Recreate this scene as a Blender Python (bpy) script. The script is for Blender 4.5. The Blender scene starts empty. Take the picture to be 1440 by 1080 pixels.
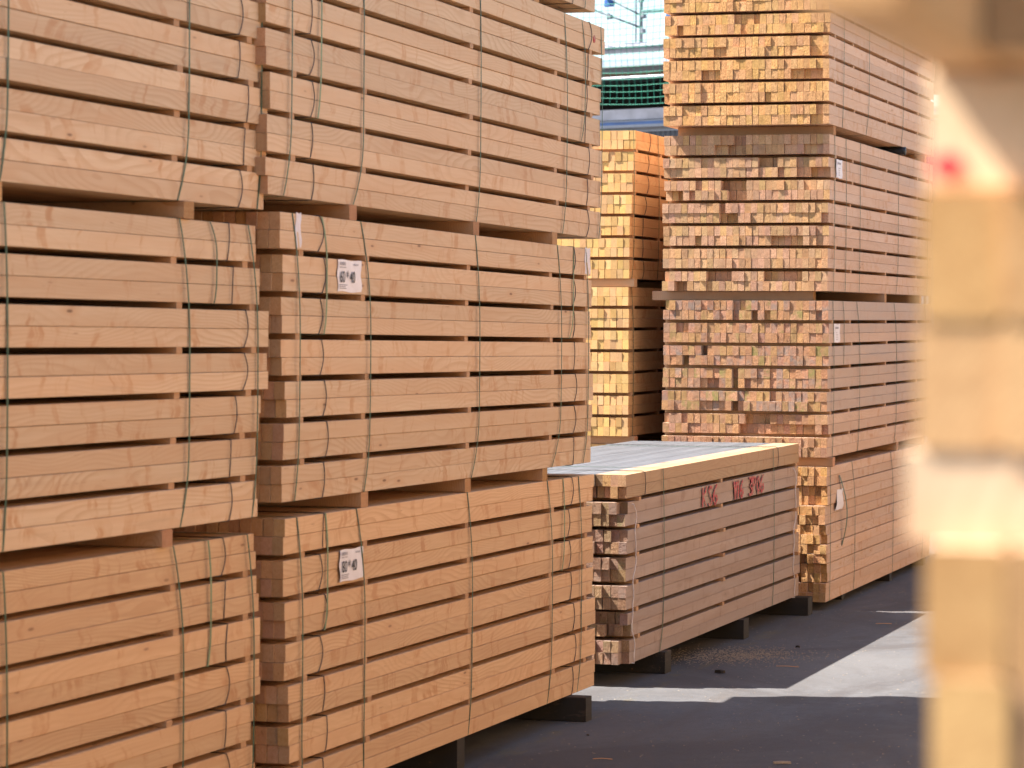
import bpy, bmesh, math, random
from mathutils import Vector, Matrix
R = math.radians
SC = bpy.context.scene
COL = SC.collection
random.seed(7)

# ------------------------------------------------------------------ camera
TH = 0.2878                      # the aisle runs 16.5 degrees to the right of the view
CT, ST = math.cos(TH), math.sin(TH)
CAMZ = 1.816
cam_d = bpy.data.cameras.new('camera')
cam = bpy.data.objects.new('camera', cam_d)
COL.objects.link(cam)
cam_d.sensor_width = 36.0
cam_d.lens = 4450 / 1440 * 36
cam_d.clip_start = 0.05
cam_d.clip_end = 2000
cam.matrix_world = (Matrix.Translation((0, 0, CAMZ)) @ Matrix.Rotation(TH, 4, 'Z')
                    @ Matrix.Rotation(R(90) - 0.0213, 4, 'X') @ Matrix.Rotation(0.0042, 4, 'Z'))
cam_d.dof.use_dof = True
cam_d.dof.focus_distance = 16.0
cam_d.dof.aperture_fstop = 7.6
SC.camera = cam


def yard(X, Y, Z=0.0):
    """metres right of / ahead of the photographer -> world (world y runs along the aisle)"""
    return Vector((X * CT - Y * ST, X * ST + Y * CT, Z))


# ------------------------------------------------------------------ sky and sun
SUN_EL = R(52.7)
trav = yard(1.0, 0.03)           # the way the light travels in plan
w = bpy.data.worlds.new('World')
SC.world = w
w.use_nodes = True
nt = w.node_tree
nt.nodes.clear()
wo = nt.nodes.new('ShaderNodeOutputWorld')
bg = nt.nodes.new('ShaderNodeBackground')
sk = nt.nodes.new('ShaderNodeTexSky')
sk.sky_type = 'NISHITA'
sk.sun_disc = False
sk.sun_elevation = SUN_EL
sk.sun_rotation = math.atan2(-trav.x, -trav.y)
sk.air_density = 1.0
sk.dust_density = 1.2
bg.inputs['Strength'].default_value = 0.075
nt.links.new(sk.outputs[0], bg.inputs[0])
nt.links.new(bg.outputs[0], wo.inputs[0])

sd = bpy.data.lights.new('sun', 'SUN')
sd.energy = 5.0
sd.angle = R(0.5)
sd.color = (1.0, 0.95, 0.87)
sun = bpy.data.objects.new('sun', sd)
COL.objects.link(sun)
ld = Vector((trav.x, trav.y, -math.tan(SUN_EL) * trav.length)).normalized()
sun.rotation_euler = ld.to_track_quat('-Z', 'Y').to_euler()
sun.location = (-20, 0, 30)

SC.view_settings.view_transform = 'Standard'
SC.view_settings.look = 'None'
SC.view_settings.gamma = 1.0
SC.view_settings.exposure = 2.06
SC.cycles.max_bounces = 10
SC.cycles.diffuse_bounces = 7


# ------------------------------------------------------------------ node helpers
class NT:
    def __init__(self, name):
        self.m = bpy.data.materials.new(name)
        self.m.use_nodes = True
        self.t = self.m.node_tree
        self.t.nodes.clear()
        self.out = self.t.nodes.new('ShaderNodeOutputMaterial')
        self.b = self.t.nodes.new('ShaderNodeBsdfPrincipled')
        self.t.links.new(self.b.outputs[0], self.out.inputs[0])

    def n(self, kind, **kw):
        nd = self.t.nodes.new(kind)
        for k, v in kw.items():
            setattr(nd, k, v)
        return nd

    def put(self, sock, v):
        if v is None:
            return
        if isinstance(v, bpy.types.NodeSocket):
            self.t.links.new(v, sock)
        elif isinstance(v, (tuple, list)) and len(v) == 3 and sock.type == 'RGBA':
            sock.default_value = (*v, 1)
        else:
            sock.default_value = v

    def math(self, op, a, b=None, c=None, clamp=False):
        nd = self.n('ShaderNodeMath', operation=op, use_clamp=clamp)
        for i, v in enumerate((a, b, c)):
            self.put(nd.inputs[i], v)
        return nd.outputs[0]

    def vmath(self, op, a, b=None):
        nd = self.n('ShaderNodeVectorMath', operation=op)
        self.put(nd.inputs[0], a)
        self.put(nd.inputs[1], b)
        return nd.outputs[0]

    def noise(self, vec, scale=1.0, detail=3, rough=0.5, dist=0.0, col=False):
        nd = self.n('ShaderNodeTexNoise')
        self.put(nd.inputs['Vector'], vec)
        nd.inputs['Scale'].default_value = scale
        nd.inputs['Detail'].default_value = detail
        nd.inputs['Roughness'].default_value = rough
        nd.inputs['Distortion'].default_value = dist
        return nd.outputs['Color'] if col else nd.outputs['Fac']

    def maprange(self, v, a, b, c=0.0, d=1.0, smooth=False):
        nd = self.n('ShaderNodeMapRange')
        if smooth:
            nd.interpolation_type = 'SMOOTHSTEP'
        self.put(nd.inputs[0], v)
        for i, q in enumerate((a, b, c, d)):
            self.put(nd.inputs[i + 1], q)
        return nd.outputs[0]

    def mix(self, f, a, b, mode='MIX'):
        nd = self.n('ShaderNodeMix', data_type='RGBA', blend_type=mode)
        self.put(nd.inputs[0], f)
        self.put(nd.inputs[6], a)
        self.put(nd.inputs[7], b)
        return nd.outputs[2]

    def sep(self, v):
        nd = self.n('ShaderNodeSeparateXYZ')
        self.put(nd.inputs[0], v)
        return nd.outputs

    def comb(self, x, y, z):
        nd = self.n('ShaderNodeCombineXYZ')
        for i, v in enumerate((x, y, z)):
            self.put(nd.inputs[i], v)
        return nd.outputs[0]

    def attr(self, name):
        nd = self.n('ShaderNodeAttribute', attribute_name=name)
        return nd.outputs

    def obj(self):
        return self.n('ShaderNodeTexCoord').outputs['Object']

    def bump(self, h, strength=0.3, dist=0.002):
        nd = self.n('ShaderNodeBump')
        nd.inputs['Strength'].default_value = strength
        nd.inputs['Distance'].default_value = dist
        self.put(nd.inputs['Height'], h)
        self.t.links.new(nd.outputs[0], self.b.inputs['Normal'])


def wood_side(name, base, dark, orange, grey, bleached=None):
    """planed softwood seen along the board: cathedral rings, spike knots, small knots, weathering by attribute"""
    k = NT(name)
    at = k.attr('rnd')
    rc = k.sep(at['Vector'])
    r1, r2, r3, age = rc[0], rc[1], rc[2], at['Alpha']
    off = k.vmath('MULTIPLY', at['Vector'], (31.0, 57.0, 43.0))
    p = k.vmath('ADD', k.obj(), off)
    q = k.sep(p)
    # rings about a wandering pith
    wv = k.noise(k.vmath('MULTIPLY', p, (2.5, 0.62, 2.5)), 1.0, 2, 0.5, col=True)
    wsp = k.sep(wv)
    lo = k.sep(k.obj())
    # distance to a pith line near the board
    fz = k.math('MULTIPLY', k.math('SUBTRACT', k.math('FRACT', k.math('MULTIPLY', r1, 7.31)), 0.5), 0.16)
    a = k.math('ADD', k.math('FRACT', k.math('MULTIPLY', q[2], 1.0)), fz)
    zz = k.math('ADD', k.math('MULTIPLY', k.math('SUBTRACT', wsp[0], 0.5), 0.34), k.math('MULTIPLY', lo[2], 0.55))
    xx = k.math('ADD', k.math('MULTIPLY', k.math('SUBTRACT', wsp[1], 0.5), 0.20),
                k.math('ADD', k.math('MULTIPLY', lo[0], 1.0), k.math('MULTIPLY', r2, 0.12)))
    rr = k.math('SQRT', k.math('ADD', k.math('MULTIPLY', zz, zz), k.math('MULTIPLY', xx, xx)))
    ring = k.math('FRACT', k.math('MULTIPLY', rr, 105.0))
    ring = k.maprange(ring, 0.35, 0.95, 0.0, 1.0, True)
    ramt = k.maprange(k.noise(k.vmath('MULTIPLY', p, (1.0, 0.8, 6.0)), 1.0, 2), 0.36, 0.60, 0.15, 1.0)
    ring = k.math('MULTIPLY', ring, ramt)
    fib = k.noise(k.vmath('MULTIPLY', p, (110.0, 3.2, 110.0)), 1.0, 3, 0.65)
    broad = k.noise(k.vmath('MULTIPLY', p, (3.0, 0.9, 14.0)), 1.0, 3, 0.5)
    col = k.mix(k.math('MULTIPLY', ring, 0.72), base, dark)
    col = k.mix(k.maprange(fib, 0.38, 0.72, 0.0, 0.42), col, dark)
    pit = k.noise(k.vmath('MULTIPLY', p, (95.0, 9.0, 95.0)), 1.0, 2, 0.5)
    col = k.mix(k.maprange(pit, 0.72, 0.78, 0.0, 0.7), col, (0.28, 0.13, 0.06))
    col = k.mix(k.maprange(broad, 0.42, 0.66, 0.0, 0.60), col, orange)
    # spike knots: reddish streaks across the board, leaning and bending
    bend = k.math('MULTIPLY', k.math('SUBTRACT', k.noise(k.vmath('MULTIPLY', p, (5, 2.0, 14)), 1.0, 2), 0.5), 0.16)
    y1 = k.math('ADD', q[1], bend)
    st = k.noise(k.comb(k.math('MULTIPLY', r3, 90.0), k.math('MULTIPLY', y1, 9.5), k.math('MULTIPLY', lo[2], 1.5)), 1.0, 3, 0.75)
    st = k.maprange(st, 0.545, 0.64, 0.0, 1.0, True)
    stm = k.maprange(k.noise(k.vmath('MULTIPLY', p, (4, 4, 30)), 1.0, 2), 0.35, 0.6, 0.15, 1.0)
    st = k.math('MULTIPLY', k.math('MULTIPLY', st, stm), 0.95)
    col = k.mix(st, col, k.mix(1.0, orange, (0.86, 0.74, 0.62), 'MULTIPLY'))
    # knots
    vo = k.n('ShaderNodeTexVoronoi')
    k.put(vo.inputs['Vector'], k.vmath('MULTIPLY', p, (12.0, 3.6, 15.0)))
    vo.inputs['Scale'].default_value = 1.0
    kn = k.maprange(vo.outputs['Distance'], 0.045, 0.10, 1.0, 0.0, True)
    kr = k.sep(vo.outputs['Color'])
    kn = k.math('MULTIPLY', kn, k.math('GREATER_THAN', kr[0], 0.52))
    halo = k.math('MULTIPLY', k.maprange(vo.outputs['Distance'], 0.08, 0.38, 0.75, 0.0, True), k.math('GREATER_THAN', kr[0], 0.52))
    col = k.mix(halo, col, orange)
    col = k.mix(k.math('MULTIPLY', kn, 0.85), col, k.mix(kr[1], (0.24, 0.11, 0.05), (0.12, 0.05, 0.02)))
    # board to board variation
    col = k.mix(k.maprange(r1, 0, 1, 0.0, 0.40), col, orange)
    v = k.maprange(r2, 0, 1, 0.88, 1.08)
    col = k.mix(1.0, col, k.comb(v, v, v), 'MULTIPLY')
    # grime and weathering
    gr = k.maprange(k.noise(k.vmath('MULTIPLY', p, (7, 1.6, 18)), 1.0, 5, 0.7), 0.56, 0.80, 0.0, 0.5)
    gr = k.math('MULTIPLY', gr, k.maprange(r3, 0.45, 1.0, 0.1, 0.9))
    col = k.mix(gr, col, (0.30, 0.19, 0.13))
    ag = k.math('MULTIPLY', age, k.maprange(k.noise(k.vmath('MULTIPLY', p, (9, 1.3, 16)), 1.0, 4, 0.65), 0.25, 0.65, 0.5, 1.0))
    col = k.mix(ag, col, grey)
    if bleached:
        bm_ = k.mix(k.maprange(k.noise(k.vmath('MULTIPLY', p, (60, 1.5, 60)), 1.0, 4, 0.7), 0.35, 0.7), bleached, tuple(c_ * 0.55 for c_ in bleached))
        col = k.mix(k.math('GREATER_THAN', age, 0.97), col, k.mix(1.0, bm_, k.comb(v, v, v), 'MULTIPLY'))
    k.put(k.b.inputs['Base Color'], col)
    k.b.inputs['Roughness'].default_value = 0.62
    k.b.inputs['Specular IOR Level'].default_value = 0.25
    k.bump(k.math('ADD', k.math('MULTIPLY', fib, 0.7), k.math('MULTIPLY', ring, 0.4)), 0.25, 0.0012)
    return k.m


def wood_end(name, base, dark, moss, rough=1.0):
    """sawn end grain: arcs of rings, saw marks, torn fibres; attribute alpha brings blotches of grey and green"""
    k = NT(name)
    at = k.attr('rnd')
    rc = k.sep(at['Vector'])
    r1, r2, r3, age = rc[0], rc[1], rc[2], at['Alpha']
    lo = k.obj()
    p = k.vmath('ADD', lo, k.vmath('MULTIPLY', at['Vector'], (31.0, 57.0, 43.0)))
    l = k.sep(lo)
    wig = k.noise(k.vmath('MULTIPLY', p, (30, 30, 30)), 1.0, 2)
    cx = k.math('MULTIPLY', k.math('SUBTRACT', r1, 0.5), 0.20)
    # ring centre moves with the board's random numbers; coordinates wrapped so it stays near each board
    ax = k.math('ADD', k.math('SUBTRACT', k.math('PINGPONG', l[0], 0.081), 0.04), cx)
    az = k.math('ADD', k.math('SUBTRACT', k.math('PINGPONG', l[2], 0.14), 0.07), k.math('MULTIPLY', k.math('SUBTRACT', r2, 0.5), 0.22))
    rr = k.math('SQRT', k.math('ADD', k.math('MULTIPLY', ax, ax), k.math('MULTIPLY', az, az)))
    ring = k.math('FRACT', k.math('MULTIPLY', k.math('ADD', rr, k.math('MULTIPLY', wig, 0.004)), 210.0))
    ring = k.maprange(ring, 0.3, 1.0, 0.0, 1.0, True)
    col = k.mix(k.math('MULTIPLY', ring, 0.38), base, dark)
    rg = k.noise(k.vmath('MULTIPLY', p, (130, 130, 90)), 1.0, 4, 0.7)
    col = k.mix(k.maprange(rg, 0.42, 0.75, 0.0, 0.55), col, dark)
    ck = k.noise(k.vmath('MULTIPLY', p, (28, 20, 28)), 1.0, 3, 0.6)
    col = k.mix(k.maprange(ck, 0.5, 0.75, 0.0, 0.6), col, dark)
    pp = k.sep(p)
    sgn = k.math('SUBTRACT', k.math('MULTIPLY', k.math('GREATER_THAN', r2, 0.35), 2.0), 1.0)
    px_ = k.math('MULTIPLY', pp[0], sgn)
    dg = k.noise(k.comb(k.math('MULTIPLY', k.math('ADD', px_, k.math('MULTIPLY', pp[2], 1.0)), 45.0), 0.0, k.math('MULTIPLY', k.math('SUBTRACT', px_, k.math('MULTIPLY', pp[2], 0.8)), 230.0)), 1.0, 3, 0.7)
    col = k.mix(k.math('MULTIPLY', k.maprange(dg, 0.44, 0.60, 0.0, 1.0 * rough, True), k.maprange(r3, 0.1, 0.7, 0.25, 1.0)), col, dark)
    v = k.maprange(r3, 0, 1, 0.72, 1.08)
    col = k.mix(1.0, col, k.comb(v, k.math('MULTIPLY', v, k.maprange(r2, 0, 1, 0.87, 0.99)), k.math('MULTIPLY', v, k.maprange(r1, 0, 1, 0.76, 1.04))), 'MULTIPLY')
    bl = k.maprange(k.noise(k.vmath('MULTIPLY', p, (13, 9, 13)), 1.0, 4, 0.65), 0.42, 0.62, 0.0, 1.0, True)
    bl = k.math('MULTIPLY', bl, k.math('MULTIPLY', age, k.maprange(r1, 0.3, 0.7, 0.25, 0.8)))
    col = k.mix(bl, col, k.mix(k.math('GREATER_THAN', r2, 0.62), (0.19, 0.155, 0.13), moss))
    k.put(k.b.inputs['Base Color'], col)
    k.b.inputs['Roughness'].default_value = 0.85
    k.b.inputs['Specular IOR Level'].default_value = 0.1
    saw = k.noise(k.vmath('MULTIPLY', p, (45, 45, 160)), 1.0, 3, 0.6)
    fis = k.noise(k.vmath('MULTIPLY', p, (70, 30, 38)), 1.0, 3, 0.6)
    col = k.mix(k.maprange(fis, 0.64, 0.72, 0.0, 0.75 * rough), col, tuple(c_ * 0.35 for c_ in dark))
    k.put(k.b.inputs['Base Color'], col)
    h = k.math('ADD', k.math('MULTIPLY', rg, 0.8), k.math('ADD', k.math('MULTIPLY', saw, 0.5), k.math('ADD', k.math('MULTIPLY', ck, 1.3), k.math('MULTIPLY', dg, -0.9))))
    k.bump(h, 0.75 * rough, 0.004 * rough)
    return k.m


def plain(name, color, rough=0.5, metal=0.0, var=0.12, nscale=30.0, spec=0.5, bump=0.0):
    k = NT(name)
    n = k.noise(k.obj(), nscale, 4, 0.6)
    a = tuple(c * (1 - var) for c in color)
    b = tuple(min(1, c * (1 + var)) for c in color)
    k.put(k.b.inputs['Base Color'], k.mix(k.maprange(n, 0.3, 0.7), a, b))
    k.b.inputs['Roughness'].default_value = rough
    k.b.inputs['Metallic'].default_value = metal
    k.b.inputs['Specular IOR Level'].default_value = spec
    if bump:
        k.bump(n, bump, 0.004)
    return k.m


M = {}
M['fresh'] = wood_side('wood_fresh', (0.635, 0.462, 0.296), (0.50, 0.315, 0.175), (0.57, 0.355, 0.20), (0.43, 0.34, 0.27))
M['warm'] = wood_side('wood_fresh_warm', (0.655, 0.43, 0.240), (0.48, 0.265, 0.125), (0.57, 0.335, 0.175), (0.43, 0.34, 0.27))
M['lit_pine'] = wood_side('wood_lit_pine', (0.78, 0.52, 0.27), (0.62, 0.37, 0.16), (0.68, 0.41, 0.19), (0.43, 0.34, 0.27))  # orange albedo raised to stand in for light on the boards' underside
M['pink'] = wood_side('wood_pinkish', (0.62, 0.44, 0.32), (0.50, 0.32, 0.21), (0.56, 0.33, 0.19), (0.40, 0.32, 0.27))
M['end_fresh'] = wood_end('end_grain_fresh', (0.55, 0.34, 0.18), (0.40, 0.21, 0.095), (0.2, 0.2, 0.08), 0.5)
M['end_gold'] = wood_end('end_grain_golden', (0.64, 0.395, 0.18), (0.30, 0.16, 0.065), (0.22, 0.2, 0.07), 1.0)
M['end_tan'] = wood_end('end_grain_tan', (0.52, 0.33, 0.19), (0.27, 0.155, 0.08), (0.2, 0.19, 0.07), 0.8)
M['end_rust'] = wood_end('end_grain_weathered', (0.49, 0.285, 0.165), (0.23, 0.12, 0.06), (0.17, 0.165, 0.05), 0.9)
M['end_yellow'] = wood_end('end_grain_yellow', (0.60, 0.405, 0.18), (0.44, 0.27, 0.105), (0.3, 0.25, 0.09), 0.35)
M['end_near'] = wood_end('end_grain_near', (0.53, 0.335, 0.155), (0.36, 0.195, 0.08), (0.3, 0.25, 0.09), 0.35)
M['end_dull'] = wood_end('end_grain_dull', (0.36, 0.245, 0.165), (0.20, 0.115, 0.07), (0.15, 0.14, 0.06), 1.0)
M['side_orange'] = wood_side('wood_orange', (0.62, 0.385, 0.18), (0.50, 0.27, 0.11), (0.56, 0.29, 0.12), (0.43, 0.34, 0.27))
M['side_weather'] = wood_side('wood_weathered', (0.42, 0.29, 0.21), (0.31, 0.19, 0.125), (0.25, 0.13, 0.065), (0.34, 0.27, 0.235), (0.125, 0.127, 0.137))
M['edge_plank'] = wood_side('wood_edge_plank', (0.40, 0.27, 0.155), (0.28, 0.165, 0.08), (0.36, 0.21, 0.11), (0.3, 0.26, 0.22))
M['bearer'] = wood_side('wood_bearer', (0.50, 0.29, 0.15), (0.36, 0.18, 0.08), (0.44, 0.22, 0.09), (0.3, 0.25, 0.2))
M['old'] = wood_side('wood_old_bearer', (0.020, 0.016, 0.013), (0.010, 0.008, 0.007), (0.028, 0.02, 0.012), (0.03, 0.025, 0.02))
M['strap'] = plain('strap_green', (0.035, 0.095, 0.058), 0.5, 0, 0.25, 9.0, 0.2)
M['strap_pale'] = plain('strap_pale_green', (0.15, 0.22, 0.12), 0.5, 0, 0.2, 9.0, 0.2)
M['wire'] = plain('wire_black', (0.035, 0.03, 0.03), 0.4)
M['twine'] = plain('twine_white', (0.62, 0.55, 0.52), 0.6)
M['paper'] = plain('paper_white', (0.70, 0.67, 0.70), 0.45, 0, 0.07, 25.0)
M['ink'] = plain('ink_black', (0.03, 0.03, 0.035), 0.6)
M['ink_grey'] = plain('ink_grey', (0.30, 0.28, 0.30), 0.6)
M['tape'] = plain('tape_white', (0.60, 0.56, 0.60), 0.4, 0, 0.1, 12)
k = NT('paint_red_worn')
n_ = k.noise(k.vmath('MULTIPLY', k.obj(), (60, 45, 75)), 1.0, 4, 0.7)
k.put(k.b.inputs['Base Color'], k.mix(k.maprange(n_, 0.44, 0.58, 0.0, 0.9), (0.42, 0.035, 0.045), (0.38, 0.21, 0.16)))
k.b.inputs['Roughness'].default_value = 0.8
M['red'] = k.m
M['redhot'] = plain('paint_red_bright', (0.75, 0.02, 0.03), 0.6)
M['rubber'] = plain('rubber_black', (0.02, 0.02, 0.022), 0.5)


# ------------------------------------------------------------------ object helpers
def tag(o, label=None, cat=None, group=None, kind=None):
    if label: o['label'] = label
    if cat: o['category'] = cat
    if group: o['group'] = group
    if kind: o['kind'] = kind
    return o


def empty(name, mat, label=None, cat=None, group=None):
    o = bpy.data.objects.new(name, None)
    o.empty_display_size = 0.2
    COL.objects.link(o)
    o.matrix_world = mat
    return tag(o, label, cat, group)


class MB:
    """collects vertices and faces, with a random colour attribute per piece"""
    def __init__(self):
        self.v, self.f, self.mi, self.c = [], [], [], []

    def add(self, verts, faces, mi=0, c=(0.5, 0.5, 0.5, 0)):
        b = len(self.v)
        self.v += [tuple(x) for x in verts]
        self.f += [tuple(b + i for i in f) for f in faces]
        self.mi += [mi] * len(faces) if isinstance(mi, int) else list(mi)
        self.c += [c] * len(verts)

    def box(self, a, b, mi=0, c=(0.5, 0.5, 0.5, 0)):
        (x0, y0, z0), (x1, y1, z1) = a, b
        vs = [(x0, y0, z0), (x1, y0, z0), (x1, y1, z0), (x0, y1, z0), (x0, y0, z1), (x1, y0, z1), (x1, y1, z1), (x0, y1, z1)]
        self.add(vs, [(3, 2, 1, 0), (4, 5, 6, 7), (0, 1, 5, 4), (1, 2, 6, 5), (2, 3, 7, 6), (3, 0, 4, 7)], mi, c)

    def prism(self, x0, x1, y0, y1, z0, z1, axis='y', segs=1, ch=0.0015, c=(0.5, 0.5, 0.5, 0), bow=(0, 0), slant=0.0):
        """a chamfered timber; axis y (board) or x (bearer); side faces slot 0, ends slot 1"""
        if axis == 'y':
            a0, a1, l0, l1 = x0, x1, y0, y1
        else:
            a0, a1, l0, l1 = y0, y1, x0, x1
        prof = [(a0 + ch, z0), (a1 - ch, z0), (a1, z0 + ch), (a1, z1 - ch), (a1 - ch, z1), (a0 + ch, z1), (a0, z1 - ch), (a0, z0 + ch)]
        vs = []
        for i in range(segs + 1):
            t = i / segs
            l = l0 + (l1 - l0) * t
            s = math.sin(math.pi * t)
            for a, z in prof:
                sl = slant * (z - z0) if i in (0, segs) else 0
                if axis == 'y':
                    vs.append((a + bow[0] * s, l + sl, z + bow[1] * s))
                else:
                    vs.append((l + sl, a + bow[0] * s, z + bow[1] * s))
        fs, mi = [], []
        for i in range(segs):
            for j in range(8):
                k = (j + 1) % 8
                fs.append((i * 8 + j, i * 8 + k, (i + 1) * 8 + k, (i + 1) * 8 + j)); mi.append(0)
        fs.append(tuple(range(7, -1, -1))); mi.append(1)
        fs.append(tuple(segs * 8 + j for j in range(8))); mi.append(1)
        if axis == 'y':
            fs = [f[::-1] for f in fs]
        self.add(vs, fs, mi, c)

    def tube(self, pts, r, n=6, closed=False, mi=0):
        pts = [Vector(p) for p in pts]
        m = len(pts)
        vs, fs = [], []
        for i, p in enumerate(pts):
            if closed:
                d = pts[(i + 1) % m] - pts[i - 1]
            else:
                d = pts[min(i + 1, m - 1)] - pts[max(i - 1, 0)]
            d.normalize()
            up = Vector((0, 1, 0)) if abs(d.y) < 0.9 else Vector((1, 0, 0))
            a = d.cross(up).normalized()
            b = d.cross(a).normalized()
            for j in range(n):
                an = 2 * math.pi * j / n
                vs.append(p + (a * math.cos(an) + b * math.sin(an)) * r)
        for i in range(m if closed else m - 1):
            i2 = (i + 1) % m
            for j in range(n):
                k = (j + 1) % n
                fs.append((i * n + j, i2 * n + j, i2 * n + k, i * n + k))
        if not closed:
            fs.append(tuple(range(n)))
            fs.append(tuple((m - 1) * n + j for j in range(n - 1, -1, -1)))
        self.add(vs, fs, mi)

    def ribbon(self, pts, width, th, closed=True, waxis=Vector((0, 1, 0))):
        """flat band; pts are (point, outward normal)"""
        m = len(pts)
        vs, fs = [], []
        for p, nn in pts:
            p, nn = Vector(p), Vector(nn)
            for sgn, o in ((-1, 0), (1, 0), (1, 1), (-1, 1)):
                vs.append(p + waxis * (sgn * width / 2) + nn * (th * o))
        for i in range(m if closed else m - 1):
            i2 = (i + 1) % m
            for j in range(4):
                k = (j + 1) % 4
                fs.append((i * 4 + j, i * 4 + k, i2 * 4 + k, i2 * 4 + j))
        self.add(vs, fs)

    def build(self, name, mats, parent=None, smooth=False, **kw):
        me = bpy.data.meshes.new(name)
        me.from_pydata(self.v, [], self.f)
        mats = mats if isinstance(mats, (list, tuple)) else [mats]
        for m in mats:
            me.materials.append(m)
        if len(mats) > 1:
            me.polygons.foreach_set('material_index', self.mi)
        if smooth:
            me.polygons.foreach_set('use_smooth', [True] * len(self.f))
        ca = me.attributes.new('rnd', 'FLOAT_COLOR', 'POINT')
        ca.data.foreach_set('color', [x for c in self.c for x in c])
        me.update()
        o = bpy.data.objects.new(name, me)
        COL.objects.link(o)
        if parent:
            o.parent = parent
        return tag(o, **kw)


def rc(age=0.0):
    return (random.random(), random.random(), random.random(), age)


# ------------------------------------------------------------------ bundled lumber
BH, SG, CW = 0.0600, 0.0195, 0.0405       # board height, gap between layers, board width
PK = 7 * (2 * BH + SG) - SG              # a bundle of seven double layers


def strap_path(W, z0, z1, t_top, t_mid, t_bot, slack, n=18):
    """loop round the bundle: down the aisle face (x=0), under, up the back, over"""
    pts = []
    H = z1 - z0
    t_top, t_bot = t_mid + (t_top - t_mid) * 0.75, t_mid + (t_bot - t_mid) * 0.75
    for i in range(n + 1):
        s = i / n
        t = t_mid
        if s < 0.4:
            t += (t_top - t_mid) * (1 - s / 0.4) ** 2
        if s > 0.75:
            t += (t_bot - t_mid) * ((s - 0.75) / 0.25) ** 2
        x = 0.0035 + slack * math.sin(math.pi * s) ** 0.7
        pts.append(((x, t, z1 - H * s), (1, 0, 0)))
    pts.append(((-0.02, t_bot, z0 - 0.002), (0, 0, -1)))
    pts.append(((-W + 0.02, t_bot, z0 - 0.002), (0, 0, -1)))
    for i in range(5):
        pts.append(((-W - 0.005, t_bot + (t_top - t_bot) * i / 4, z0 + H * i / 4), (-1, 0, 0)))
    pts.append(((-W + 0.02, t_top, z1 + 0.001), (0, 0, 1)))
    pts.append(((-0.02, t_top, z1 + 0.001), (0, 0, 1)))
    return pts


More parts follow.
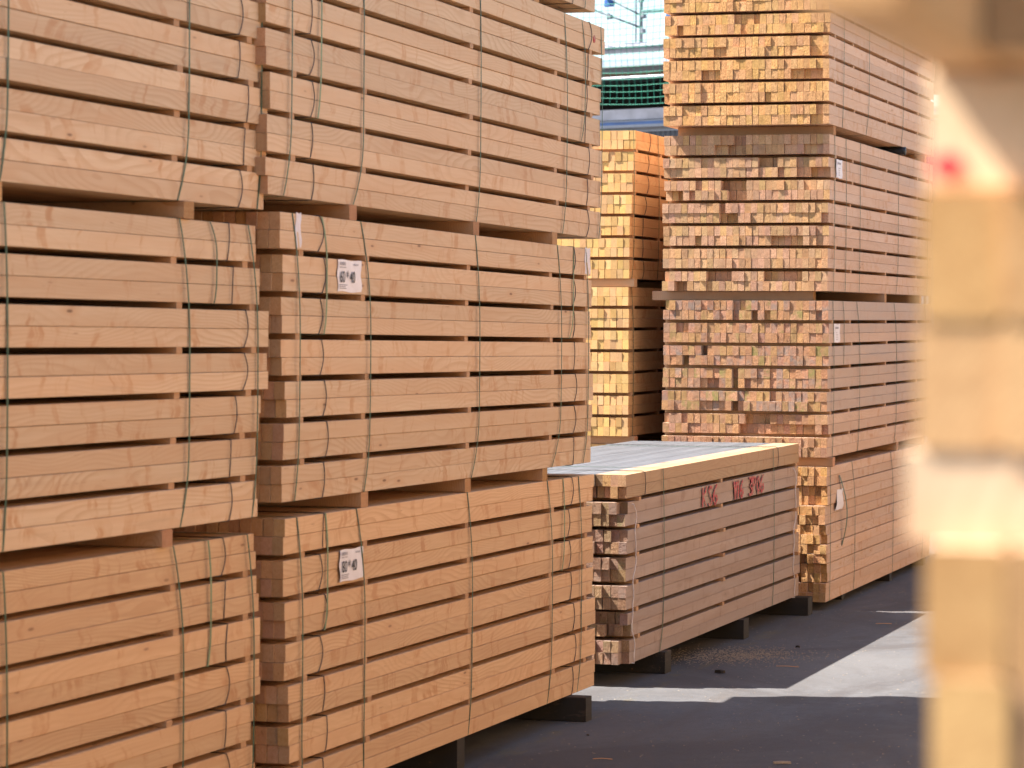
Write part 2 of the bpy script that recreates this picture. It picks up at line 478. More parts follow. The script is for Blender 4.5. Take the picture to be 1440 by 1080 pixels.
def pack(label, u, v, z, L, s=1.0, yaw=0.0, tilt=0.0, layers=7, ncol=26, colw=CW, bh=BH, sg=SG, mside=None, mend=None,
         du=None, dv=None, duj=0.02, endj=0.004, recess=0.0, rec_amt=0.08, age=0.0, top_age=None, spacers=(0.16, 0.83, 2.1, 3.36, 4.0), straps=(), wires=(),
         nvis=100, group='strapped bundles of sawn boards stacked in the yard', skip=(), longboard=None, seg=6, name='lumber_bundle', spacer_mat=None, layer_age=None, spjit=0.02, gapz=0.0, sp_out=0.0, ages_fn=None, ch=0.0011, hsj=0.012, wide_gap=0.22, vg=0.0008):
    mat = Matrix.Translation((v, u, z)) @ Matrix.Rotation(-yaw, 4, 'Z') @ Matrix.Rotation(math.atan(tilt), 4, 'X')
    root = empty(name, mat, label, 'lumber bundle', group)
    W = ncol * colw
    bh_, sg_ = bh * s, sg * s
    mats = [mside or M['fresh'], mend or M['end_fresh']]
    rest = MB()
    count = 0
    rows = []
    order = []
    for ci in range(ncol):
        for li in range(layers - 1, -1, -1):
            for h in (1, 0):
                order.append((ci, li, h))
    lu = du or [random.uniform(-duj, duj) for _ in range(layers)]
    lv = dv or [random.uniform(-0.006, 0.004) for _ in range(layers)]
    hshift = {}
    last = {}
    for ci, li, h in order:
        if (ci, li, h) in skip:
            continue
        z0 = li * (2 * bh_ + sg_) + h * bh_
        if (li, h) not in hshift:
            hshift[(li, h)] = (random.uniform(-hsj, hsj), random.uniform(-0.002, 0.002))
        hs = hshift[(li, h)]
        y0 = lu[li] + hs[0] + random.uniform(-endj, endj)
        y1 = y0 + L + random.uniform(-0.006, 0.006)
        if recess:
            q = random.random()
            if random.random() < 0.45 and (li, h) in last:
                dd = last[(li, h)]
            elif random.random() < 0.3 and h == 0 and (li, 1) in last:
                dd = last[(li, 1)]
            elif q < recess: dd = random.uniform(0.03, rec_amt)
            elif q < recess * 1.9: dd = random.uniform(0.008, 0.025)
            elif q > 0.90: dd = -random.uniform(0.004, 0.012)
            else: dd = random.uniform(-0.002, 0.002)
            last[(li, h)] = dd
            y0 += dd
        if longboard and (ci, li, h) in longboard:
            y0 -= longboard[(ci, li, h)]
        x1 = -ci * colw + lv[li] + hs[1] + random.uniform(-0.0008, 0.0008)
        x0 = x1 - colw + (0.0012 if random.random() > wide_gap or ci == 0 else random.uniform(0.0025, 0.0025 + 0.009 * wide_gap))
        ag = age if layer_age is None else layer_age[li]
        if ages_fn: ag = ages_fn(ci, li, h)
        elif top_age is not None and li == layers - 1 and h == 1 and ci > 2:
            ag = top_age
        c = rc(min(1, max(0, ag * random.uniform(0.7, 1.15))))
        bw = (random.uniform(-0.0012, 0.0012), random.uniform(-0.0006, 0.0006))
        indiv = count < nvis
        tgt = MB() if indiv else rest
        tgt.prism(x0, x1, y0, y1, z0 + min(0.0004, vg), z0 + bh_ - vg, 'y', seg if (indiv and ci < 2) else 1, ch * s, c, bw if ci < 1 else (0, 0), random.uniform(-0.05, 0.05))
        if indiv:
            tgt.build('board', mats, root)
        count += 1
    if rest.v:
        rest.build('board', mats, root, kind='stuff')
    # spacers between layers
    sm = spacer_mat or M['bearer']
    for li in range(layers - 1):
        zz = li * (2 * bh_ + sg_) + 2 * bh_
        for t in spacers:
            tt = t + random.uniform(-spjit, spjit) + lu[li] * 0.5
            b = MB()
            e = random.uniform(-0.004, 0.006) + sp_out * random.random()
            b.prism(-W - 0.005, min(lv[li], lv[li + 1]) + e, tt - 0.022, tt + 0.022, zz - 0.0002, zz + sg_ + 0.0002, 'x', 1, 0.001, rc(0.1))
            b.build('spacer', [sm, sm], root)
    H = layers * (2 * bh_ + sg_) - sg_
    for (tt, tm, tb, nl, pale) in straps:
        b = MB()
        zb = 0 if nl >= layers else H - (nl * (2 * bh_ + sg_) - sg_) - 0.002
        b.ribbon(strap_path(W, zb, H, tt, tm, tb, random.uniform(0.002, 0.007)), 0.012 if pale else 0.009, 0.001)
        b.build('strap', M['strap_pale'] if pale else M['strap'], root, smooth=False)
    for (t, every) in wires:
        for li in range(layers):
            if every == 'first' and li != layers - 1: continue
            z0 = li * (2 * bh_ + sg_); z1 = z0 + 2 * bh_
            b = MB()
            t0 = t + random.uniform(-0.03, 0.03) + lu[li]
            bo = random.uniform(0.002, 0.006); sh = random.uniform(-0.015, 0.03)
            x = lv[li]
            pts = [(x + 0.003 + bo * math.sin(math.pi * i / 10), t0 + sh * math.sin(math.pi * i / 10) - 0.012 * (i / 10) ** 2, z1 - (z1 - z0) * i / 10) for i in range(11)]
            pts += [(x - 0.01, t0 - 0.03, z0 - 0.0025), (-W + 0.01, t0, z0 - 0.0025), (-W - 0.004, t0, (z0 + z1) / 2), (-W + 0.01, t0, z1 + 0.0015), (x - 0.01, t0, z1 + 0.0015)]
            b.tube(pts, 0.0020, 5, True)
            b.build('binding_wire', M['wire'], root, smooth=True)
    root['h'] = H
    return root, H, W


def bearer(root, t, zrel, W, label, h=0.0595, wdt=0.08, out=0.0, mat=None, name='bearer', group='timber bearers between the bundles', back=0.03, cat='timber bearer', age=0.1):
    """a cross timber; root gives the frame of the bundle it lies on or under"""
    m = root.matrix_world.copy()
    o = empty_mesh = None
    b = MB()
    b.prism(-W - back, out, -wdt, 0, 0, h, 'x', 2, 0.003, rc(age))
    mt = mat or M['bearer']
    o = b.build(name, [mt, M['end_fresh'] if mt is M['bearer'] else mt])
    o.matrix_world = m @ Matrix.Translation((0, t, zrel))
    return tag(o, label, cat, group)


G = 0.0545
GRP = 'strapped bundles of sawn boards stacked in the yard'

# ================= stack A: at the left edge, its far end in view
sA = 1.0146
LA = 4.1
uA = 9.894 - LA
yawA, tiltA = 0.0148, -0.007
vA = -3.816 - yawA * LA
zA = 0.118 + 0.007 * LA
def zlev(z0, s, k, drop=0): return z0 + s * k * (PK + G)
spA = (0.1, 0.75, 2.08, 3.40, 4.00)
def A(far): return LA - far
A3, HA, WA = pack('orange-tan bundle at the lower left corner, short pale strap round its top three layers', uA, vA, zA, LA, sA, yawA, tiltA,
    du=[0.0, -0.01, -0.03, 0.04, 0.02, 0.01, -0.01], mside=M['warm'], spacers=spA,
    straps=[(A(0.74), A(0.64), A(0.66), 7, 0), (A(0.44), A(0.42), A(0.44), 3, 1), (A(0.12), A(0.05), A(0.13), 7, 0), (2.2, 2.22, 2.2, 7, 0), (0.1, 0.12, 0.1, 7, 0)], wires=[(A(0.27), 'all')])
A2, _, _ = pack('tan bundle midway down the left edge, short green strap round its top two layers', uA, vA + 0.002, zlev(zA, sA, 1), LA, sA, yawA, tiltA,
    du=[-0.02, 0.0, 0.03, 0.08, 0.075, 0.02, -0.025], spacers=spA,
    straps=[(A(0.70), A(0.60), A(0.68), 7, 0), (A(0.45), A(0.38), A(0.40), 2, 0), (A(0.13), A(0.03), A(0.07), 7, 0), (2.2, 2.22, 2.2, 7, 0), (0.1, 0.12, 0.1, 7, 0)], wires=[(A(0.22), 'all')])
A1, _, _ = pack('bundle with swirling grain at the top left corner of the photo, topmost of its stack', uA, vA - 0.002, zlev(zA, sA, 2), LA, sA, yawA, tiltA,
    du=[0.05, 0.08, 0.08, 0.06, 0.03, 0.02, 0.03], spacers=spA,
    straps=[(A(0.6), A(0.60), A(0.70), 7, 0), (A(0.33), A(0.33), A(0.36), 2, 0), (A(-0.02), A(-0.02), A(0.02), 7, 0), (2.22, 2.23, 2.18, 7, 0), (0.1, 0.12, 0.1, 7, 0)], wires=[(A(0.19), 'all')])
for k_, rt, nm, tts in ((0, A3, ('between the lowest and middle bundles of the left-edge stack', 'end grain'), (A(0.74), A(2.2), 0.2)), (1, A2, ('between the middle and top bundles of the left-edge stack', 'end'), (A(0.58), A(1.90), 0.4))):
    for i_, t_ in enumerate(tts):
        bearer(rt, t_, HA + 0.0005, WA, 'cross timber ' + nm[0] + (', far one', ', middle one', ', near one')[i_], h=G * sA - 0.001, out=0.012 if i_ == 0 else 0.0)
for i_, t_ in enumerate((A(0.5), A(2.1), 0.3)):
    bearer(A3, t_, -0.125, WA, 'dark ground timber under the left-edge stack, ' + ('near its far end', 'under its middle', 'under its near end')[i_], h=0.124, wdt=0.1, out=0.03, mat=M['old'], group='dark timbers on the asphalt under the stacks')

# ================= stack B: the big stack in the middle
sB = 1.0267
LB = 4.089
uB, vB0 = 10.037, -3.778
yawB, tiltB = -0.0036, -0.0094
zB = 0.145
spB = (0.18, 0.85, 2.13, 3.38, 3.97)
B3, HB, WB = pack('lowest bundle of the tall middle stack, bearing the white 80 * 40 paper label', uB + 0.0, vB0, zB, LB, sB, yawB, tiltB,
    du=[0.05, 0.07, 0.05, 0.02, 0.03, 0.01, 0.0], mside=M['warm'], spacers=spB,
    straps=[(0.10, 0.17, 0.22, 7, 0), (0.40, 0.43, 0.40, 3, 1), (0.71, 0.83, 0.84, 7, 0), (2.08, 2.17, 2.12, 7, 0), (3.27, 3.37, 3.30, 7, 0), (3.55, 3.57, 3.54, 3, 1), (3.80, 3.88, 3.80, 7, 0)], wires=[(0.36, 'all'), (3.68, 'all')])
B2, _, _ = pack('tan bundle in the tall middle stack bearing the white 60 * 40 paper label', uB - 0.02, vB0 + 0.001, zlev(zB, sB, 1), LB - 0.02, sB, yawB, tiltB,
    du=[0.01, 0.03, 0.04, 0.01, 0.0, -0.01, -0.04], spacers=spB,
    straps=[(0.06, 0.15, 0.11, 7, 0), (0.36, 0.43, 0.40, 3, 1), (0.76, 0.90, 0.83, 7, 0), (2.20, 2.27, 2.15, 7, 0), (3.44, 3.52, 3.35, 7, 0), (3.75, 3.72, 3.66, 3, 1), (3.93, 4.00, 3.90, 7, 0)], wires=[(0.40, 'all'), (3.74, 'all')])
B1, _, _ = pack('longer bundle in the tall middle stack with a small red dot at its far end', uB - 0.14, vB0 - 0.004, zlev(zB, sB, 2), LB + 0.30, sB, yawB, tiltB,
    du=[0.0, 0.0, 0.02, -0.02, -0.02, -0.02, 0.02], spacers=(0.25, 0.98, 2.30, 3.62, 4.2),
    straps=[(0.22, 0.20, 0.12, 7, 0), (0.50, 0.50, 0.47, 5, 1), (0.95, 0.96, 0.82, 7, 0), (2.40, 2.42, 2.36, 7, 0), (3.68, 3.74, 3.68, 7, 0), (3.98, 4.05, 3.98, 4, 0), (4.33, 4.36, 4.32, 7, 0)], wires=[(0.43, 'all'), (4.13, 'all')])
B0, _, _ = pack('bundle at the top edge of the photo, topmost of the tall middle stack', uB - 0.02, vB0 - 0.002, zlev(zB, sB, 3), LB + 0.06, sB, yawB, tiltB,
    spacers=spB, straps=[(0.1, 0.12, 0.1, 7, 0), (2.2, 2.22, 2.2, 7, 0), (3.9, 3.97, 3.92, 7, 0)], wires=[(3.75, 'all')])
wh = (('under the 60 * 40 bundle of the middle stack', B3, (0.88, 2.16, 3.31)), ('on top of the 60 * 40 bundle of the middle stack', B2, (0.76, 2.28, 3.47)), ('under the topmost bundle of the middle stack', B1, (0.8, 2.4, 3.30)))
for nm, rt, tts in wh:
    for i_, t_ in enumerate(tts):
        bearer(rt, t_, HB + 0.0005, WB, 'cross timber ' + nm + ', ' + ('nearest of three', 'middle of three', 'farthest of three')[i_], h=G * sB - 0.001, out=0.0)
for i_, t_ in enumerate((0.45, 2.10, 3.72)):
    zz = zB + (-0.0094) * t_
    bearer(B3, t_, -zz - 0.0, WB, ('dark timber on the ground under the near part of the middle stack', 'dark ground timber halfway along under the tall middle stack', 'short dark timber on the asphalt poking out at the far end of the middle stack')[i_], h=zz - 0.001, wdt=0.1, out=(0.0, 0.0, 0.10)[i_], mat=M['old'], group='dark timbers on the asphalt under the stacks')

# ================= C: the single low weathered bundle
uC, vC, LC, sC = 14.968, -3.845, 4.141, 0.9755
zC = 0.112
def cages(ci, li, h):
    if li == 6:
        if ci < 2: return 0.02
        return 0.15 if ci < 4 else 1.6
    return 0.70 if ci < 1 else 0.5
C1, HC, WC = pack('low weathered bundle standing alone, greyish board tops, red writing sprayed on its side', uC, vC, zC, LC, sC, 0.0065, 0.0, mside=M['side_weather'], mend=M['end_dull'],
    du=[0.02, 0.03, -0.01, 0.0, 0.0, 0.0, 0.02], duj=0.02, endj=0.010, recess=0.10, rec_amt=0.06, ages_fn=cages, wide_gap=0.55, spacers=(0.19, 2.05, 4.05), spacer_mat=M['bearer'], sp_out=0.02,
    straps=[(0.71, 0.72, 0.64, 7, 0), (3.36, 3.40, 3.36, 7, 0)], wires=[])
# the fresher edge boards of its top layer
for o in C1.children:
    if o.name.startswith('board') and o.data.vertices and o.get('kind') is None:
        vz = max(v_.co.z for v_ in o.data.vertices); vx = max(v_.co.x for v_ in o.data.vertices)
        if vz > HC - 0.07 - 0.06 and vx > -0.11:
            o.data.materials[0] = M['edge_plank']; o.data.materials[1] = M['end_tan']
for t_ in (0.12, 3.98):
    b = MB()
    pts = []
    for i in range(25):
        s_ = i / 24
        pts.append((0.006 + 0.006 * abs(math.sin(s_ * 20)), t_ + 0.03 * math.sin(s_ * 7) + 0.015 * math.sin(s_ * 23), HC * 0.84 * (1 - s_)))
    pts += [(-WC + 0.02, t_, -0.003), (-WC - 0.006, t_, 0.4), (-WC + 0.02, t_, HC * 0.84 + 0.002)]
    b.tube(pts, 0.0028, 5, True)
    b.build('twine', M['twine'], C1, smooth=True)
for (t_) in (0.34, 3.5):
    b = MB()
    z1 = HC; z0 = HC - 2 * BH * sC
    b.tube([(0.005, t_, z1 - 0.002), (0.007, t_ + .01, (z0 + z1) / 2), (0.005, t_, z0), (-0.01, t_, z0 - 0.002), (-WC, t_, z0 - 0.002), (-WC - .003, t_, (z0 + z1) / 2), (-WC, t_, z1 + 0.003), (-0.01, t_, z1 + 0.003)], 0.002, 5, True)
    b.build('binding_wire', M['wire'], C1, smooth=True)
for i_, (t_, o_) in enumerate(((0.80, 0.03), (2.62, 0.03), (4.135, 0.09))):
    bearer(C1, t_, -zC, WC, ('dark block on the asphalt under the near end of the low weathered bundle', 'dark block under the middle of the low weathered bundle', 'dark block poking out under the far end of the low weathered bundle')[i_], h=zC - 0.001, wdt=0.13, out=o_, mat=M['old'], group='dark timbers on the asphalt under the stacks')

# sprayed writing on C, second layer from the top: strokes laid on the board faces
GL = {'K': [[(0, 0), (0, 1)], [(1, 1), (0.1, .5), (1, 0)]], 'S': [[(1, .9), (.4, 1), (0, .75), (.5, .5), (1, .28), (.6, 0), (0, .1)]],
      '5': [[(1, 1), (.1, 1), (.05, .55), (.7, .55), (1, .3), (.7, 0), (0, .05)]], '6': [[(.9, 1), (.2, .7), (0, .3), (.4, 0), (1, .2), (.8, .5), (.1, .4)]],
      'V': [[(0, 1), (.5, 0), (1, 1)]], '1': [[(0, .8), (.5, 1), (.5, 0)]], '3': [[(0, .95), (.7, 1), (.9, .75), (.3, .53), (1, .3), (.6, 0), (0, .08)]],
      'P': [[(0, 0), (0, 1)], [(0, 1), (.9, .95), (.9, .55), (0, .5)]], '0': [[(.5, 1), (0, .5), (.5, 0), (1, .5), (.5, 1)]], 'b': [[(0, 1), (0, 0), (.9, .1), (.8, .5), (0, .5)]]}
zrow = 5 * (2 * BH + SG) * sC
def spray(txt, t0, wch, gap, z0, hh, rise=0.0):
    t = t0
    for ch in txt:
        writ = MB()
        for st in GL[ch]:
            P_ = [Vector((t + a * wch, z0 + b_ * hh)) for a, b_ in st]
            Q = []
            for i in range(len(P_) - 1):
                for q in range(4):
                    Q.append(P_[i].lerp(P_[i + 1], q / 4) + Vector((random.uniform(-.006, .006), random.uniform(-.002, .002))))
            Q.append(P_[-1])
            for pas in range(2):
                dx = random.uniform(-.012, .012)
                for i in range(len(Q) - 1):
                    a, c_ = Q[i], Q[i + 1]
                    wd = random.uniform(0.016, 0.028)
                    wz = random.uniform(0.004, 0.007)
                    x = 0.0042 + 0.0002 * pas
                    k0, k1 = a + Vector((dx, 0)), c_ + Vector((dx, 0))
                    vs = []
                    for p_, sg_ in ((k0, -1), (k0, 1), (k1, 1), (k1, -1)):
                        ab = abs((k1 - k0).x) > abs((k1 - k0).y)
                        q_ = (x, p_.x + (0 if ab else sg_ * wd / 2), p_.y + (sg_ * wz if ab else 0))
                        vs.append(q_)
                    vb = [(q[0] - 0.002, q[1], q[2]) for q in vs]
                    writ.add(vs + vb, [(0, 1, 2, 3), (7, 6, 5, 4), (0, 4, 5, 1), (1, 5, 6, 2), (2, 6, 7, 3), (3, 7, 4, 0)])
        writ.build('painted_character', M['red'], C1)
        t += wch + gap
spray('KS6', 1.60, 0.085, 0.035, zrow + 0.004, 0.104)
spray('V16', 2.35, 0.058, 0.022, zrow + 0.004, 0.100)
spray('3P06', 2.73, 0.078, 0.022, zrow + 0.008, 0.100)

# ================= R: the tall stack whose end faces us
sR = 1.016
uR, vR, LR = 19.35, -3.686, 4.1
zR = 0.054
HR4 = 14 * 0.0595
RK = dict(group=GRP)
R4, H4, WR = pack('bundle with no gaps between layers, lowest of the tall stack facing the camera', uR - 0.03, vR, zR, LR, 1.0, 0, 0, bh=0.0584, sg=0.0035, mside=M['pink'], mend=M['end_gold'],
    endj=0.008, recess=0.10, rec_amt=0.06, spacers=(), straps=[(0.1, 0.10, 0.1, 7, 0), (0.80, 0.95, 0.92, 7, 0), (2.28, 2.42, 2.42, 7, 0), (3.7, 3.72, 3.7, 7, 0)], ncol=26, age=0.05)
z3 = zR + H4 + 0.0585
R3, H3, _ = pack('bundle of brown, grey and mossy board ends, above the gapless bundle', uR, vR, z3, LR, sR, 0, 0, mside=M['pink'], mend=M['end_rust'],
    du=[-0.03, -0.006, -0.004, 0.0, 0.0, -0.004, -0.008], hsj=0.003, duj=0.03, endj=0.004, recess=0.09, layer_age=[0.1, 0.25, 1.0, 0.8, 1.0, 0.7, 0.9], spacers=(0.1, 0.75, 2.1, 3.4, 4.0),
    straps=[(0.12, 0.14, 0.13, 7, 0), (0.45, 0.5, 0.5, 3, 0), (0.92, 1.05, 1.0, 7, 0), (2.35, 2.50, 2.4, 7, 0), (3.7, 3.8, 3.7, 7, 0)])
z2 = z3 + H3 + 0.059
R2, H2, _ = pack('bundle of plain tan board ends, some set back, just below the golden top bundle', uR + 0.002, vR - 0.003, z2, LR, sR, 0, 0, mside=M['pink'], mend=M['end_tan'],
    du=[-0.006, -0.006, -0.004, -0.004, 0.0, 0.0, 0.004], hsj=0.003, duj=0.03, endj=0.002, recess=0.11, rec_amt=0.09, age=0.12, spacers=(0.22, 0.80, 2.1, 3.4, 4.0),
    straps=[(0.17, 0.15, 0.15, 7, 0), (0.55, 0.56, 0.55, 7, 0), (1.08, 1.05, 1.05, 7, 0), (2.58, 2.55, 2.45, 7, 0), (3.95, 3.85, 3.85, 7, 0)])
z1 = z2 + H2 + 0.059
R1, H1, _ = pack('bundle of rough golden board ends, topmost of the tall stack facing the camera', uR - 0.02, vR + 0.004, z1, LR + 0.05, sR, 0, 0, mside=M['pink'], mend=M['end_gold'],
    du=[-0.028, -0.03, -0.022, -0.015, -0.006, 0.0, 0.004], hsj=0.003, duj=0.03, endj=0.002, recess=0.06, rec_amt=0.04, age=0.0, spacers=(0.2, 0.85, 2.1, 3.4, 4.0),
    straps=[(0.42, 0.42, 0.40, 7, 0), (1.33, 1.33, 1.22, 7, 0), (2.7, 2.7, 2.6, 7, 0), (4.05, 4.02, 3.95, 7, 0)])
for rt, nm, H_, tts, outs in ((R4, 'just above the gapless bundle facing the camera', H4, (0.12, 2.66, 3.8), (0.03, 0.0, 0)), (R3, 'just above the mossy-ended bundle facing the camera', H3, (0.20, 2.1, 3.6), (-0.12, 0.0, 0)), (R2, 'just under the golden top bundle facing the camera', H2, (0.22, 2.62, 3.8), (0.0, 0, 0))):
    for i_, t_ in enumerate(tts):
        if rt is R2 and i_ == 1:
            continue
        bearer(rt, t_, H_ + 0.0005, WR, 'cross timber ' + nm + ', ' + ('nearest and in full view', 'middle one, only its end showing', 'farthest')[i_], h=0.0578, out=outs[i_], back=(0.10 if rt is R3 else -0.06) if i_ == 0 else 0.03, age=0.5 if rt is R3 else 0.1)
b = MB()
b.tube([(-WR, 0, 0.03), (-0.02, 0, 0.03), (0.02, 0, 0.03), (0.035, 0, 0.03)], 0.0278, 20)
o = b.build('rubber_roller', M['rubber'], smooth=True)
o.matrix_world = R2.matrix_world @ Matrix.Translation((0, 2.66, H2 + 0.0005))
tag(o, 'black round bar under the golden top bundle, its end poking out of the gap', 'black bar')
for i_, t_ in enumerate((0.9, 2.42, 3.9)):
    bearer(R4, t_, -zR, WR, ('low dark timber under the near part of the tall stack facing the camera', 'low dark timber under the middle of the tall stack facing the camera', 'low dark timber under the far end of the tall stack facing the camera')[i_], h=zR - 0.001, wdt=0.09, out=(-0.05, 0.0, 0)[i_], mat=M['old'], group='dark timbers on the asphalt under the stacks')

# ================= D: the yellow stack half hidden behind
sD = 0.983
uD, vD, LD = 19.35, -4.956, 4.1
zD = 0.07
Dk = dict(mside=M['side_orange'], mend=M['end_yellow'], endj=0.003, duj=0.012, spacers=(0.12, 0.8, 2.1, 3.4, 4.0))
D3, HD, WD = pack('yellow-ended bundle, lowest of the half-hidden stack, just showing above the low weathered bundle', uD, vD, zD, LD, sD, straps=[(0.1, 0.1, 0.1, 7, 0), (1.0, 1.0, 1.0, 7, 0)], **Dk)
Dk['du'] = [0.0] * 7
Dk['hsj'] = 0.002
D2, _, _ = pack('yellow-ended bundle in the gap between stacks, middle of the half-hidden stack', uD - 0.03, vD, zlev(zD, sD, 1), LD, sD, straps=[(0.04, 0.1, 0.1, 7, 0), (1.0, 1.0, 1.0, 7, 0), (2.5, 2.5, 2.5, 7, 0)], **Dk)
Dt = dict(Dk); Dt['du'] = [-0.03, -0.02, 0.01, 0.03, 0.06, 0.09, 0.12]; Dt.pop('duj')
D1, _, _ = pack('yellow-ended bundle topmost of the half-hidden stack, in front of the corrugated building', uD, vD, zlev(zD, sD, 2), LD, sD, straps=[(0.05, 0.08, 0.02, 7, 0), (0.7, 0.72, 0.7, 7, 0), (1.4, 1.42, 1.4, 7, 0)], wires=[(0.35, 'all')], **Dt)
for rt, nm in ((D3, 'between the lowest and middle yellow-ended bundles'), (D2, 'between the middle and top yellow-ended bundles')):
    for i_, t_ in enumerate((0.1, 2.1, 3.9)):
        bearer(rt, t_, HD + 0.0005, WD, 'cross timber ' + nm + ', ' + ('nearest, lying along their front', 'middle one', 'farthest')[i_], h=G * sD - 0.001, out=0.03)
for i_, t_ in enumerate((0.4, 2.1, 3.7)):
    bearer(D3, t_, -zD, WD, 'dark ground timber hidden under the yellow-ended stack, ' + ('near end', 'middle', 'far end')[i_], h=zD - 0.001, wdt=0.1, mat=M['old'], group='dark timbers on the asphalt under the stacks')

# ================= E: the blurred stack close to the camera on the right
uE, vE = 1.445, -0.2274 + 1.02
WEc = 0.0385
nE = 27
WE = nE * WEc
vE = -0.2345 + WE
bhE, sgE = 0.0592, 0.0425
E1_layers = 10
zE1 = 1.874 - (E1_layers * (2 * bhE + sgE) - sgE)
def mirror_long(ci, li, h): return (nE - 1 - ci, li, h)
E1, HE, _ = pack('very close blurred bundle with golden board ends filling the right edge of the photo', uE, vE, zE1, 4.1, 1.0, 0, 0, layers=E1_layers, ncol=nE, colw=WEc, bh=bhE, sg=sgE,
    mside=M['fresh'], mend=M['end_near'], duj=0.0, endj=0.002, nvis=0, spacers=(0.036, 1.3, 2.7, 4.05), spjit=0.0, ch=0.003, hsj=0.002, vg=0.0001, du=[0, 0, 0, 0, 0, 0, 0, -0.01, -0.02, 0.0], dv=[0.0, 0, 0, 0, 0, 0, 0.002, -0.003, 0.006, -0.002], spacer_mat=M['fresh'])
zE2 = 1.931
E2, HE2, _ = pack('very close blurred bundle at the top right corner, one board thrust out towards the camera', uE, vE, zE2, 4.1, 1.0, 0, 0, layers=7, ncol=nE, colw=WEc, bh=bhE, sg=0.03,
    mside=M['lit_pine'], mend=M['end_near'], duj=0.0, endj=0.002, nvis=0, spacers=(0.1, 1.3, 2.7, 4.0), ch=0.003, hsj=0.002, vg=0.0001, longboard={mirror_long(0, 0, 0): 0.28, mirror_long(1, 0, 0): 0.07, mirror_long(2, 0, 0): 0.05, mirror_long(3, 0, 0): 0.06}, du=[0.0] * 7)
bE = []
for i_, t_ in enumerate((0.095, 2.1, 3.9)):
    bE.append(bearer(E1, t_, HE + 0.0003, WE, ('blurred sunlit cross timber with a red dot, at the right edge of the photo', 'cross timber inside the near right stack, middle one', 'cross timber inside the near right stack, farthest')[i_], h=zE2 - 1.874 - 0.0006, out=-0.002, back=-0.002 if i_ == 0 else 0.0, mat=M['fresh'], age=0.0))
bm = MB()
seg = 14
bm.add([(0, 0, 0)] + [(0.0075 * math.cos(2 * math.pi * i / seg), 0, 0.006 * math.sin(2 * math.pi * i / seg)) for i in range(seg)] +
       [(0.0075 * math.cos(2 * math.pi * i / seg), 0.002, 0.006 * math.sin(2 * math.pi * i / seg)) for i in range(seg)],
       [(0, 1 + i, 1 + (i + 1) % seg) for i in range(seg)] + [(1 + i, 1 + seg + i, 1 + seg + (i + 1) % seg, 1 + (i + 1) % seg) for i in range(seg)])
o = bm.build('paint_mark', M['redhot'], bE[0])
o.location = (-WE + 0.012, -0.0815, 0.012)
for i_, t_ in enumerate((0.4, 2.1, 3.8)):
    bearer(E1, t_, -zE1, WE, 'dark ground timber under the near right stack, ' + ('near end', 'middle', 'far end')[i_], h=zE1 - 0.001, wdt=0.12, mat=M['old'], group='dark timbers on the asphalt under the stacks')

# row across the aisle, outside the frame, added to bounce warm sunlight back
for j in range(5):
    u_ = 5.95 + 4.4 * j
    zt = 0.1
    for k_ in range(3):
        rt, H_, W_ = pack('fresh bundle in the row across the aisle, ' + ('first', 'second', 'third', 'fourth', 'fifth')[j] + ' stack along, ' + ('lowest', 'middle', 'top')[k_] + ' of three', u_, vE, zt, 4.1, 1.0, nvis=0,
                          ncol=27, colw=0.0385, group='bundles in the row across the aisle')
        if k_ < 2:
            for t_ in (0.5, 2.1, 3.6):
                bearer(rt, t_, H_ + 0.0005, W_, 'cross timber in the row across the aisle', h=G - 0.001, group='cross timbers in the row across the aisle')
        else:
            pass
        if k_ == 0:
            for t_ in (0.5, 2.1, 3.6):
                bearer(rt, t_, -zt, W_, 'dark ground timber of the row across the aisle', h=zt - 0.001, wdt=0.1, mat=M['old'], group='ground timbers in the row across the aisle')
        zt += H_ + G


# ------------------------------------------------------------------ labels, tapes and marks on the bundles
def text_mesh(txt, name, mat, parent, size, sx, loc, x):
    cu = bpy.data.curves.new('t', 'FONT')
    cu.body = txt
    cu.size = size
    cu.offset = 0.0007
    ob = bpy.data.objects.new('t', cu)
    COL.objects.link(ob)
    dg = bpy.context.evaluated_depsgraph_get()
    me = bpy.data.meshes.new_from_object(ob.evaluated_get(dg))
    bpy.data.objects.remove(ob)
    for v_ in me.vertices:
        a, b_ = v_.co.x * sx, v_.co.y
        v_.co = (x, a + loc[0], b_ + loc[1])
    me.materials.clear()
    me.materials.append(mat)
    o = bpy.data.objects.new(name, me)
    COL.objects.link(o)
    o.parent = parent
    return o


def sheet(parent, t0, t1, z0, z1, name, x=0.004, wav=0.003, mat=None, skew=0.0):
    nu, nv = 10, 8
    vs, fs = [], []
    for i in range(nu + 1):
        for j in range(nv + 1):
            a, b_ = i / nu, j / nv
            e = 0.006 * math.sin(b_ * 9) * (1 if i in (0, nu) else 0)
            vs.append((x + wav * (0.5 + 0.5 * math.sin(a * 7 + b_ * 5)) * (0.3 + b_ * (1 - b_) + a * 0.4), t0 + (t1 - t0) * a + e * 1.2 + skew * b_, z0 + (z1 - z0) * b_ + 0.002 * math.sin(a * 8)))
    for i in range(nu):
        for j in range(nv):
            a = i * (nv + 1) + j
            fs.append((a, a + nv + 1, a + nv + 2, a + 1))
    n0 = len(vs)
    vs += [(v_[0] - 0.0006, v_[1], v_[2]) for v_ in vs]
    fs += [tuple(n0 + q for q in f[::-1]) for f in fs]
    b = MB()
    b.add(vs, fs)
    return b.build(name, mat or M['paper'], parent, smooth=True)


